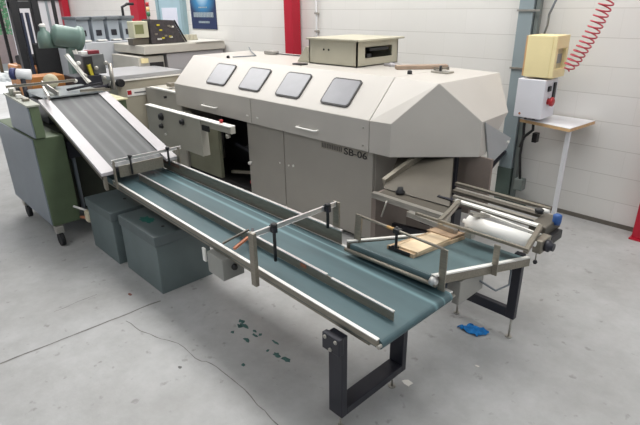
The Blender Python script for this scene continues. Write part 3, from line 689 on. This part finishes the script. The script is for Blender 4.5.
MB().box(-3.93, -3.86, 1.17, 1.24, .19, .28, .012).build('valve_body', mat('valve_beige', (200, 190, 165), .6, 0, .1), hv)
MB().cyl((-3.92, 1.20, .27), (-4.01, 1.13, .305), .009, 8).build('lever', EDGE, hv)
MB().cyl((-3.925, 1.19, .215), (-3.99, 1.16, .21), .012, 8).build('collar', RUST, hv)

# ---------------------------------------------------------------- short angled conveyor with a package
SL = .15
def tilt(o):
    # lets a part follow the gentle downward slope of the short conveyor
    w = wl(o)
    for v in o.data.vertices: v.co.z -= SL*(v.co.y+w.y-1.70)
    return o
def quad(m, a, b, c, d, z0, z1):
    vs = [(p.x, p.y, z0) for p in (a, b, c, d)]+[(p.x, p.y, z1) for p in (a, b, c, d)]
    return m.raw(vs, [(0, 1, 2, 3), (4, 7, 6, 5), (0, 4, 5, 1), (1, 5, 6, 2), (2, 6, 7, 3), (3, 7, 4, 0)])
sc = thing('short_conveyor', (-1.2, 1.9, 0), 'short sloping green belt conveyor feeding onto the long conveyor', 'conveyor')
A = Vector((-1.54, 1.665, 0)); B_ = Vector((-1.06, 1.685, 0)); Cc = Vector((-.915, 2.33, 0)); D = Vector((-1.33, 2.33, 0))
tilt(quad(MB(), A, B_, Cc, D, .598, .638).build('belt', BELT2, sc, .012))
def off(p, q, d_): n_ = (q-p).normalized(); return Vector((n_.y, -n_.x, 0))*d_
o1 = off(B_, Cc, .011); Z = lambda z: Vector((0, 0, z))
nr = tilt(MB().bar(B_+o1+Z(.618), Cc+o1+Z(.618), .014, .044, .002).build('near_rail', GAL, sc))
tilt(MB().bar(B_+o1+Z(.643), Cc+o1+Z(.643), .018, .007, .002).build('rail_cap', EDGE, nr))
o2 = off(D, A, .011)
fr_ = tilt(MB().bar(D+o2+Z(.618), A+o2+Z(.618), .014, .044, .002).build('far_rail', GAL, sc))
tilt(MB().bar(D+o2+Z(.643), A+o2+Z(.643), .016, .007, .002).build('rail_cap', EDGE, fr_))
MB().cyl(A+Vector((-.02, -.006, .604)), B_+Vector((.03, -.006, .604)), .010, 16).build('end_roller', GAL, sc)
MB().lathe(B_+Vector((.004, .0, .618)), (1, -.2, 0), [(0, .023), (.018, .023), (.022, .012), (.028, .012)], 18).build('roller_cap', ALU, sc)
def post(p, z0, z1, w_=.035, top=(0, 0)):
    MB().bar(Vector(p)+Z(z0), Vector(p)+Vector((top[0], top[1], z1)), w_, .008, .001).build('guide_post', GAL, sc)
pa = Vector((-1.535, 1.72, 0)); pb = Vector((-1.022, 1.71, 0)); pc = Vector((-.948, 2.05, 0))
post(pa, .60, .775, .04, (-.005, .02)); post(pb, .57, .775); post(pc, .54, .70, .03)
MB().cyl(pa+Vector((0, .02, .77)), pb+Z(.773), .0065, 10).build('guide_rod', GAL, sc)
plab(MB().cyl((pa+Vector((0, .02, 0))).lerp(pb, .36)+Z(.771), (pa+Vector((0, .02, 0))).lerp(pb, .45)+Z(.7712), .0078, 10).build('rod_tape', mat('ochre_tape', (190, 150, 90), .5, 0, .1), sc), 'ochre tape')
q = pa.lerp(pb, .46)
c_ = MB().cyl(q+Vector((0, .02, .67)), q+Vector((0, .02, .785)), .007, 10).build('clamp_spindle', DARK, sc)
MB().box(q.x-.010, q.x+.025, q.y+.0, q.y+.03, .755, .780, .003).build('clamp_body', DARK, c_)
# black stand under the low end
for x, nm in ((-.965, 'leg'), (-1.30, 'leg')):
    MB().box(x-.03, x+.02, 2.36, 2.395, .13, .53, .003).build(nm, BLACK, sc)
    f_ = MB().cyl((x, 2.38, .004), (x, 2.38, .13), .006, 8).build('foot_screw', STEEL, sc)
    MB().cyl((x, 2.38, 0), (x, 2.38, .006), .018, 12).build('foot_pad', STEEL, f_)
MB().box(-1.28, -.995, 2.362, 2.393, .13, .19, .003).build('cross_beam', BLACK, sc)
MB().box(-1.31, -.91, 2.345, 2.36, .49, .525, .002).build('end_plate', GAL, sc)
MB().box(-1.07, -1.00, 1.84, 2.06, .44, .565, .004).build('drive_box', mat('drive_box_grey', (150, 148, 142), .5, 0, .05), sc)
MB().box(-1.22, -1.08, 1.86, 1.98, .45, .56, .01).build('drive_motor', mat('blue_grey_motor', (96, 106, 122), .5, 0, .1), sc)
MB().tube([(-1.0, 2.02, .50), (-.95, 2.10, .43), (-.93, 2.2, .43), (-.96, 2.27, .47), (-1.0, 2.27, .52)], .005, 8).build('cable', CABLE, sc)

# bundle of kraft printed sheets
pk = thing('paper_parcel', (-1.315, 2.03, .58), 'tan kraft paper bundle with dark strap ends lying on the short green conveyor', 'parcel')
def oriented_box(m, c, ang, lx, ly, z0, z1, bev=0):
    t = bmesh.new(); bmesh.ops.create_cube(t, size=1)
    for v in t.verts:
        x, y = v.co.x*lx, v.co.y*ly
        v.co = Vector((c[0]+x*math.cos(ang)-y*math.sin(ang), c[1]+x*math.sin(ang)+y*math.cos(ang), (z0+z1)/2+v.co.z*(z1-z0)))
    if bev: bmesh.ops.bevel(t, geom=t.edges[:], offset=bev, segments=2, affect='EDGES')
    m._merge(t); return m
ang = R(92)
tilt(oriented_box(MB(), (-1.315, 2.03), ang, .50, .15, .639, .655, .003).build('bottom_sheets', KRAFT, pk))
tilt(oriented_box(MB(), (-1.30, 1.98), ang+.06, .36, .12, .655, .664, .003).build('top_sheets', mat('cream_printed_sheets', (218, 196, 164), .5, 0, .25, 5, .1, .5, (1, 2, 1)), pk))
tilt(oriented_box(MB(), (-1.31, 1.776), ang, .006, .12, .642, .658, .001).build('strap', DARK, pk))
tilt(oriented_box(MB(), (-1.34, 1.79), ang, .03, .03, .655, .664, .002).build('strap', DARK, pk))
tilt(oriented_box(MB(), (-1.33, 2.22), ang, .14, .15, .664, .669, .002).build('wrapper', mat('brown_wrapper', (172, 146, 120), .6, 0, .15, 16), pk))

# ---------------------------------------------------------------- support column with control boxes
sp = thing('support_column', (-1.94, 4.3, 0), 'grey-blue steel support post with a dark green foot behind the right end of the big machine', 'column')
MB().box(-2.08, -1.955, 4.29, 4.37, .34, 4.55, .004).build('shaft', COLUMN, sp)
MB().box(-2.085, -1.95, 4.285, 4.375, .012, .34, .004).build('foot', COLFOOT, sp)
MB().box(-2.07, -1.8, 4.2, 4.40, 0, .012).build('base_plate', COLFOOT, sp)
MB().box(-1.945, -1.91, 4.31, 4.36, .05, 4.5, .003).build('cable_duct', mat('duct_grey', (110, 118, 116), .6, 0, .1), sp)
for z in (1.68, 1.22): MB().box(-2.09, -1.90, 4.28, 4.29, z, z+.015).build('strap', STEEL, sp)
MB().box(-1.90, -1.82, 4.26, 4.34, .16, .27, .01).build('socket_box', mat('socket_grey', (112, 120, 116), .6, 0, .1), sp)
yb = thing('cream_panel_box', (-1.73, 4.1, 1.205), 'cream plastic cabinet with a small recessed display mounted on the grey-blue post', 'control box')
MB().box(-1.83, -1.63, 3.99, 4.22, 1.205, 1.515, .006).build('housing', CREAM, yb)
MB().box(-1.845, -1.83, 4.0, 4.20, 1.21, 1.51).build('side_strip', CREAMD, yb)
fr = MB(); fr.box(-1.63, -1.60, 3.99, 4.22, 1.205, 1.27, .004); fr.box(-1.63, -1.60, 3.99, 4.22, 1.42, 1.515, .004); fr.box(-1.63, -1.60, 3.99, 4.03, 1.27, 1.42); fr.box(-1.63, -1.60, 4.18, 4.22, 1.27, 1.42)
fr.build('front_frame', CREAM, yb)
MB().box(-1.628, -1.624, 4.03, 4.18, 1.27, 1.42).build('recess_panel', mat('recess_cream', (196, 186, 150), .5, 0, .05), yb)
MB().box(-1.622, -1.618, 4.05, 4.16, 1.31, 1.38).build('display', mat('display_grey', (120, 122, 124), .3, 0, .1, 20), yb)
sb = thing('switch_enclosure', (-1.74, 4.1, .89), 'white switch enclosure with a red button hanging below the cream box', 'switch box')
MB().box(-1.86, -1.635, 3.98, 4.22, .885, 1.19, .006).build('housing', SWBOX, sb)
MB().box(-1.635, -1.62, 4.03, 4.075, 1.10, 1.14, .003).build('rocker_switch', DARK, sb)
MB().box(-1.635, -1.622, 4.13, 4.17, 1.0, 1.16, .003).build('terminal_strip', DARK, sb)
plab(MB().lathe((-1.635, 4.07, 1.02), (1, 0, 0), [(0, .025), (.02, .025), (.022, .036), (.04, .036), (.048, .022)], 18).build('stop_button', REDB, sb), 'red mushroom stop button')
MB().lathe((-1.81, 3.98, .915), (0, -1, 0), [(0, .01), (.004, .008)], 10).build('lock', RUST, sb)
MB().tube([(-1.80, 4.08, .885), (-1.80, 4.08, .78), (-1.83, 4.16, .70), (-1.87, 4.24, .5), (-1.86, 4.29, .26)], .012, 8).build('cable', DARK, sb)
MB().tube([(-1.74, 4.10, .885), (-1.73, 4.10, .77), (-1.80, 4.12, .70), (-1.84, 4.14, .60)], .012, 8).build('cable', DARK, sb)
MB().box(-1.74, -1.70, 4.12, 4.18, .66, .74, .005).build('plug', DARK, sb)

MB().bar((-2.17, 4.25, .26), (-2.03, 4.27, .50), .03, .04, .003, (0, 1, 0)).build('brace', BLACK, sp)
# table with white leg
TQ = [Vector((-1.84, 4.07, 0)), Vector((-1.395, 3.97, 0)), Vector((-1.36, 4.39, 0)), Vector((-1.74, 4.40, 0))]
tt = thing('side_table', (-1.6, 4.25, 0), 'small white laminate table with a chipboard edge and one white leg against the wall', 'table')
m = MB(); quad(m, *TQ, .852, .856); m.build('table_top', TOPW, tt)
m = MB(); quad(m, *TQ, .828, .852); m.build('board', WOOD, tt)
MB().bar((-1.445, 4.09, 0), (-1.42, 4.03, .828), .026, .026, .003, (0, 1, 0)).build('leg', TOPW, tt)

# red coiled air hose
pts = []
P0 = Vector((-1.51, 4.02, 1.27)); P1 = Vector((-1.27, 4.0, 1.98))
N = 400; turns = 20
ax = (P1-P0).normalized(); u = ax.orthogonal().normalized(); v = ax.cross(u)
for i in range(N+1):
    f = i/N; a = 2*math.pi*turns*f; c = P0.lerp(P1, f)+Vector((.03*math.sin(f*3.1), 0, -.03*math.sin(f*3.14)))
    rr = .046*min(1, f*8+.4)
    pts.append(c+u*rr*math.cos(a)+v*rr*math.sin(a))
pts += [P1+Vector((.03, 0, .1)), P1+Vector((.05, 0, .4)), Vector((P1.x+.05, P1.y, 4.6))]
hs = tag(MB().tube(pts, .0055, 7).build('coiled_hose', HOSE), 'red coiled air hose hanging in front of the white wall beside the cream box', 'hose')
tag(MB().tube([(-1.84, 4.24, 1.40), (-1.80, 4.24, 1.58), (-1.74, 4.1, 1.66), (-1.70, 4.12, 1.8), (-1.68, 4.15, 2.1), (-1.7, 4.2, 4.6)], .009, 8).build('cable', CABLE), 'grey cable rising behind the cream box beside the post', 'cable')

# ---------------------------------------------------------------- machines behind, left of the big machine
fd = thing('feeder_table', (-6.2, 2.8, 0), 'beige feeder table with a long grey roller bed and a red-marked label behind the chute', 'machine')
MB().box(-6.75, -5.94, 2.42, 3.22, 0, .97, .006).build('cabinet', mat('feeder_beige', (164, 158, 142), .5, 0, .06, 4), fd)
MB().box(-6.8, -5.92, 2.36, 3.26, .972, 1.02, .006).build('bed', mat('bed_grey', (172, 172, 174), .4, .2, .05), fd)
MB().box(-5.935, -5.915, 2.34, 3.26, .955, .972).build('bed_lip', EDGE, fd)
MB().cyl((-5.86, 2.44, .945), (-5.94, 2.44, .945), .045, 20).build('roller', BLACK2, fd)
lb = MB().box(-5.94, -5.932, 2.52, 2.80, .77, .85, .002).build('label_plate', EDGE, fd)
plab(MB().box(-5.934, -5.929, 2.525, 2.575, .79, .84, .004).build('label_mark', REDB, lb), 'red mark')
MB().box(-5.933, -5.929, 2.61, 2.76, .80, .815).build('label_text', mat('label_grey', (110, 110, 112), .6, 0, .05), lb)

bk = thing('saddle_stitcher', (-7.5, 3.9, 0), 'long beige machine with a slanted dark control desk standing against the back wall', 'machine')
MB().box(-7.5, -6.64, 3.42, WY-.03, 0, .94, .006).build('lower_body', FARGREY2, bk)
MB().box(-7.55, -6.60, 3.12, WY-.03, 1.17, 1.28, .008).build('table_slab', FARGREY, bk)
MB().box(-7.5, -6.64, 3.46, WY-.04, .94, 1.16, .004).build('upper_body', FARGREY2, bk)
MB().box(-7.5, -6.66, 3.05, 3.42, .62, 1.14, .006).build('end_cabinet', FARGREY, bk)
MB().box(-6.655, -6.64, 3.2, 3.4, .98, 1.06, .004).build('vent_slot', DARK, bk)
MB().box(-7.45, -6.58, 3.9, 4.36, 1.28, 1.292, .003).build('top_plate', FARTOP, bk)
for i in range(5): MB().prism([(3.82+i*.07, 1.292), (3.88+i*.07, 1.292), (3.86+i*.07, 1.37), (3.83+i*.07, 1.37)], 'x', -7.1, -6.95, .004).build('guide_fin', BOXP, bk)
dk = MB().prism([(3.34, 1.281), (3.86, 1.281), (3.70, 1.58), (3.36, 1.60)], 'x', -7.05, -6.80, .004).build('control_desk', mat('desk_dark', (66, 62, 64), .5, .1, .3, 26), bk)
rndb = random.Random(4)
for i in range(12):
    y = 3.38+rndb.random()*.30; z = 1.31+rndb.random()*.22
    MB().box(-6.80, -6.785, y, y+.04, z, z+.022, .002).build('key_block', (EDGE, YELLOW, GAL)[i % 3], dk)
MB().bar((-6.79, 3.87, 1.29), (-6.79, 3.71, 1.58), .02, .02).build('desk_edge', DARK, dk)
mn = MB().box(-7.0, -6.82, 3.12, 3.33, 1.37, 1.58, .008).build('monitor', mat('monitor_beige', (196, 194, 168), .5, 0, .04), bk)
MB().box(-6.82, -6.812, 3.14, 3.26, 1.42, 1.54, .003).build('screen', mat('screen_olive', (120, 124, 84), .3, 0, .05), mn)
MB().box(-7.0, -6.85, 3.1, 3.33, 1.28, 1.36).build('monitor_shelf', BRONZE, bk)
MB().box(-6.66, -6.63, 3.08, 3.18, 1.06, 1.12, .004).build('indicator', CREAM, bk)

sg = bk
for z, mm in ((1.56, mat('signal_green', (60, 120, 80), .4, 0, .05)), (1.62, mat('signal_amber', (225, 190, 130), .4, 0, .05)), (1.68, REDB)):
    MB().lathe((-6.9, 3.40, z+.08), (0, 0, 1), [(0, .022), (.055, .022)], 16).build('signal_lens', mm, sg)
MB().cyl((-6.9, 3.40, 1.59), (-6.9, 3.40, 1.64), .01, 10).build('signal_stem', STEEL, sg)

gt = thing('gathering_machine', (-8.2, 3.4, 0), 'pale grey gathering machine with dark-topped feed stations far behind the chute', 'machine')
MB().box(-8.8, -7.6, 2.75, 3.6, 0, 1.30, .008).build('body', mat('pale_body', (190, 192, 196), .5, 0, .04), gt)
for i in range(4):
    y = 2.72+i*.22
    b_ = MB().box(-8.2, -7.75, y, y+.17, 1.30, 1.60, .006).build('feed_station', mat('station_grey', (160, 168, 176), .5, 0, .06), gt)
    MB().box(-8.25, -7.7, y-.01, y+.18, 1.60, 1.64, .004).build('station_lid', mat('lid_dark', (108, 114, 118), .5, 0, .1), b_)
    MB().box(-7.75, -7.74, y+.04, y+.12, 1.38, 1.46, .003).build('station_slot', BLACK, b_)
    MB().box(-7.75, -7.66, y+.02, y+.15, 1.31, 1.33, .003).build('station_tray', EDGE, b_)
MB().box(-7.9, -7.55, 2.55, 2.75, 0, 1.22, .006).build('end_cabinet', MATS['pale_body'], gt)
MB().tube([(-7.75, 3.42, 1.64), (-7.75, 3.42, 1.76), (-7.75, 3.50, 1.80), (-7.75, 3.60, 1.80)], .02, 10).build('hose_arm', DARK, gt)

# ---------------------------------------------------------------- forklift by the gate
fk = thing('forklift', (-9.6, 2.6, 0), 'dark forklift truck with a tall black mast parked by the bright open gate', 'forklift')
for y in (2.26, 2.56):
    MB().box(-9.15, -9.0, y, y+.10, .25, 1.92, .008).build('mast_upright', DARK, fk)
MB().box(-9.14, -9.02, 2.26, 2.66, 1.76, 1.86, .006).build('mast_cross_bar', DARK, fk)
for y in (2.385, 2.47): MB().box(-9.12, -9.04, y, y+.04, .3, 1.70, .006).build('mast_cylinder', mat('mast_blue_grey', (48, 54, 72), .5, .2, .1), fk)
MB().box(-9.02, -8.93, 2.44, 2.84, .72, 1.26, .02).build('load_guard', BLACK2, fk)
for y in (2.2, 2.55): MB().prism([(-8.99, .08), (-8.93, .08), (-8.93, .5), (-8.99, .5)], 'y', y, y+.1).build('fork_heel', BLACK, fk)
for y in (2.2, 2.55): MB().box(-8.93, -8.1, y, y+.1, .06, .1, .003).build('fork', BLACK, fk)
MB().box(-10.7, -9.2, 2.42, 3.1, .25, .85, .04).build('chassis', ORANGE, fk)
MB().box(-10.4, -9.9, 2.5, 3.0, .85, 1.0, .03).build('seat', BLACK2, fk)
for x, y in ((-10.4, 2.46), (-9.45, 2.46), (-10.4, 3.08), (-9.45, 3.08)):
    MB().lathe((x, y-.09, .26), (0, 1, 0), [(0, .2), (.02, .26), (.16, .26), (.18, .2)], 24).build('wheel', BLACK2, fk)
for x, y in ((-10.6, 2.45), (-10.6, 3.0), (-9.5, 2.45), (-9.5, 3.0)):
    MB().box(x, x+.05, y, y+.05, .85, 2.05, .006).build('cab_post', DARK, fk)
MB().box(-10.62, -9.4, 2.43, 3.07, 2.05, 2.10, .01).build('cab_roof', DARK, fk)

# foliage outside the gate
def shrub(cx, cy, h, r_, seed, label):
    rnd = random.Random(seed); t = thing('shrub', (cx, cy, -.02), label, 'shrub')
    MB().cyl((cx, cy, -.02), (cx, cy, h*.5), .05, 10).build('stem', mat('bark', (100, 84, 66), .9, 0, .2), t)
    vs = []; fs = []
    for i in range(1300):
        a = rnd.uniform(0, 6.283); zz = rnd.uniform(.36, 1); rr = r_*math.sqrt(rnd.random())*(1-.5*abs(zz-.5))
        p = Vector((cx+rr*math.cos(a), cy+rr*math.sin(a), h*zz)); d1 = Vector((rnd.gauss(0, 1), rnd.gauss(0, 1), rnd.gauss(0, 1))).normalized(); d2 = d1.orthogonal().normalized()
        s_ = rnd.uniform(.06, .11); k = len(vs)
        vs += [p-d1*s_, p+d2*s_*.4, p+d1*s_, p-d2*s_*.4]; fs.append((k, k+1, k+2, k+3))
    t2 = bmesh.new(); vv = [t2.verts.new(x_) for x_ in vs]
    for f_ in fs: t2.faces.new([vv[i_] for i_ in f_])
    m_ = MB(); m_._merge(t2); m_.build('foliage', LEAF, t)
shrub(-18, 3.9, 3.0, 1.1, 1, 'light green shrub outside the open gate, nearest the forklift mast')
struct(MB().box(-21.2, -21, -14, 12, -.02, 2.2).build('wall_yard', mat('yard_wall', (214, 190, 186), .8, 0, .05)))

# ---------------------------------------------------------------- bits on the floor
rg = MB(); rnd = random.Random(5)
n = 9; vs = []; fs = []
for j in range(n):
    for i in range(n):
        u_, v_ = i/(n-1)-.5, j/(n-1)-.5
        sc_ = 1-.35*abs(u_)+.2*noise.noise(Vector((i*.7, j*.7, 3)))
        vs.append((-1.135+u_*.15*sc_+v_*.04, 2.29+v_*.09*sc_, .006+.03*abs(noise.noise(Vector((i*.5, j*.6, 0))))))
for j in range(n-1):
    for i in range(n-1): k = j*n+i; fs.append((k, k+1, k+n+1, k+n))
rg.raw(vs, fs); o = rg.build('cloth_rag', RAG); so_ = o.modifiers.new('thick', 'SOLIDIFY'); so_.thickness = .004
tag(o, 'crumpled bright blue rag on the floor in front of the short conveyor', 'rag')
def scrap(cx, cy, r_, seed, label, mm=PAPER, nm='paper_scrap', cat='paper scrap', grp=None):
    rnd = random.Random(seed); pts = []
    for i in range(7):
        a = 2*math.pi*i/7; k = rnd.uniform(.5, 1.2)*r_; pts.append((cx+k*math.cos(a), cy+.6*k*math.sin(a)))
    return tag(MB().prism(pts, 'z', .001, .004).build(nm, mm), label, cat, grp)
scrap(-1.14, 1.67, .035, 1, 'torn white paper scrap on the floor right of the black conveyor leg')
scrap(-.96, 2.03, .012, 2, 'tiny white paper scrap on the open floor below the blue rag')
scrap(-2.93, 1.05, .022, 3, 'small reddish brown scrap on the floor left of the front steel box', mat('red_scrap', (130, 84, 74), .8, 0, .1))
k = 0
PS = thing('paint_splash', (-2.0, 1.35, 0), 'cluster of dark teal paint spots on the floor below the long conveyor', 'paint stain')
rnd = random.Random(11)
for i in range(13):
    blob(-2.0+rnd.gauss(0, .09), 1.36+rnd.gauss(0, .05), .001, rnd.uniform(.01, .04), rnd.uniform(.008, .022), 11, 20+i, 'paint_spot', PAINT, PS)
tag(blob(-1.83, 1.17, .001, .014, .01, 9, 60, 'paint_drop', PAINT), 'single dark paint drop on the floor near the crack', 'paint stain')
tag(blob(-2.05, .92, .001, .014, .01, 9, 61, 'oil_spot', mat('oil_dark', (96, 94, 92), .6, 0, .1)), 'small dark oil spot on the open floor at lower left', 'stain')

# ---------------------------------------------------------------- lights
def area(name, loc, sx, sy, power, rot=(0, 0, 0), col=(1, 1, 1)):
    l = bpy.data.lights.new(name, 'AREA'); l.shape = 'RECTANGLE'; l.size = sx; l.size_y = sy; l.energy = power; l.color = col
    o = bpy.data.objects.new(name, l); COL.objects.link(o); o.location = loc; o.rotation_euler = rot; return o
area('ceiling_lamp', (-2.6, 2.9, 4.5), 5.5, 1.4, 188, (0, 0, 0), (1, .99, .97))
area('ceiling_lamp', (-8.4, 2.6, 4.5), 5.0, 1.8, 230, (0, 0, 0), (1, .99, .98))
area('ceiling_lamp', (-2.0, -1.5, 4.5), 5.0, 1.4, 80, (0, 0, 0), (.97, .98, 1))
area('ceiling_lamp', (2.8, 1.5, 4.5), 2.0, 3.0, 75, (0, 0, 0), (.95, .98, 1))
sun = bpy.data.lights.new('sun', 'SUN'); sun.energy = 5; sun.angle = R(1)
so = bpy.data.objects.new('sun', sun); COL.objects.link(so); so.rotation_euler = (R(8), R(-50), 0)
wd = bpy.data.worlds.new('world'); S.world = wd; wd.use_nodes = True
bg = wd.node_tree.nodes['Background']; bg.inputs['Color'].default_value = (.82, .90, 1, 1); bg.inputs['Strength'].default_value = .42

# ---------------------------------------------------------------- camera
cam = bpy.data.cameras.new('camera'); cam.sensor_width = 36; cam.lens = 500/640*36; cam.clip_end = 200
co = bpy.data.objects.new('camera', cam); COL.objects.link(co)
nad = Vector((17, 1204.5, 500)).normalized()
v1 = Vector((-520, -203.5, 500)); xd = -v1; xd = (xd-nad*xd.dot(nad)).normalized(); up = -nad; yd = up.cross(xd)
# world = rows (xd,yd,up) applied to camera vector (right, down, forward)
Rm = Matrix((xd, yd, up))
cr = Rm @ Vector((1, 0, 0)); cd_ = Rm @ Vector((0, 1, 0)); cf = Rm @ Vector((0, 0, 1))
M = Matrix((cr, -cd_, -cf)).transposed().to_4x4()
M.translation = Vector((0, 0, 1.75)); co.matrix_world = M
S.camera = co
S.view_settings.view_transform = 'Standard'; S.view_settings.look = 'None'; S.view_settings.exposure = 0; S.view_settings.gamma = 1
S.view_settings.use_curve_mapping = False
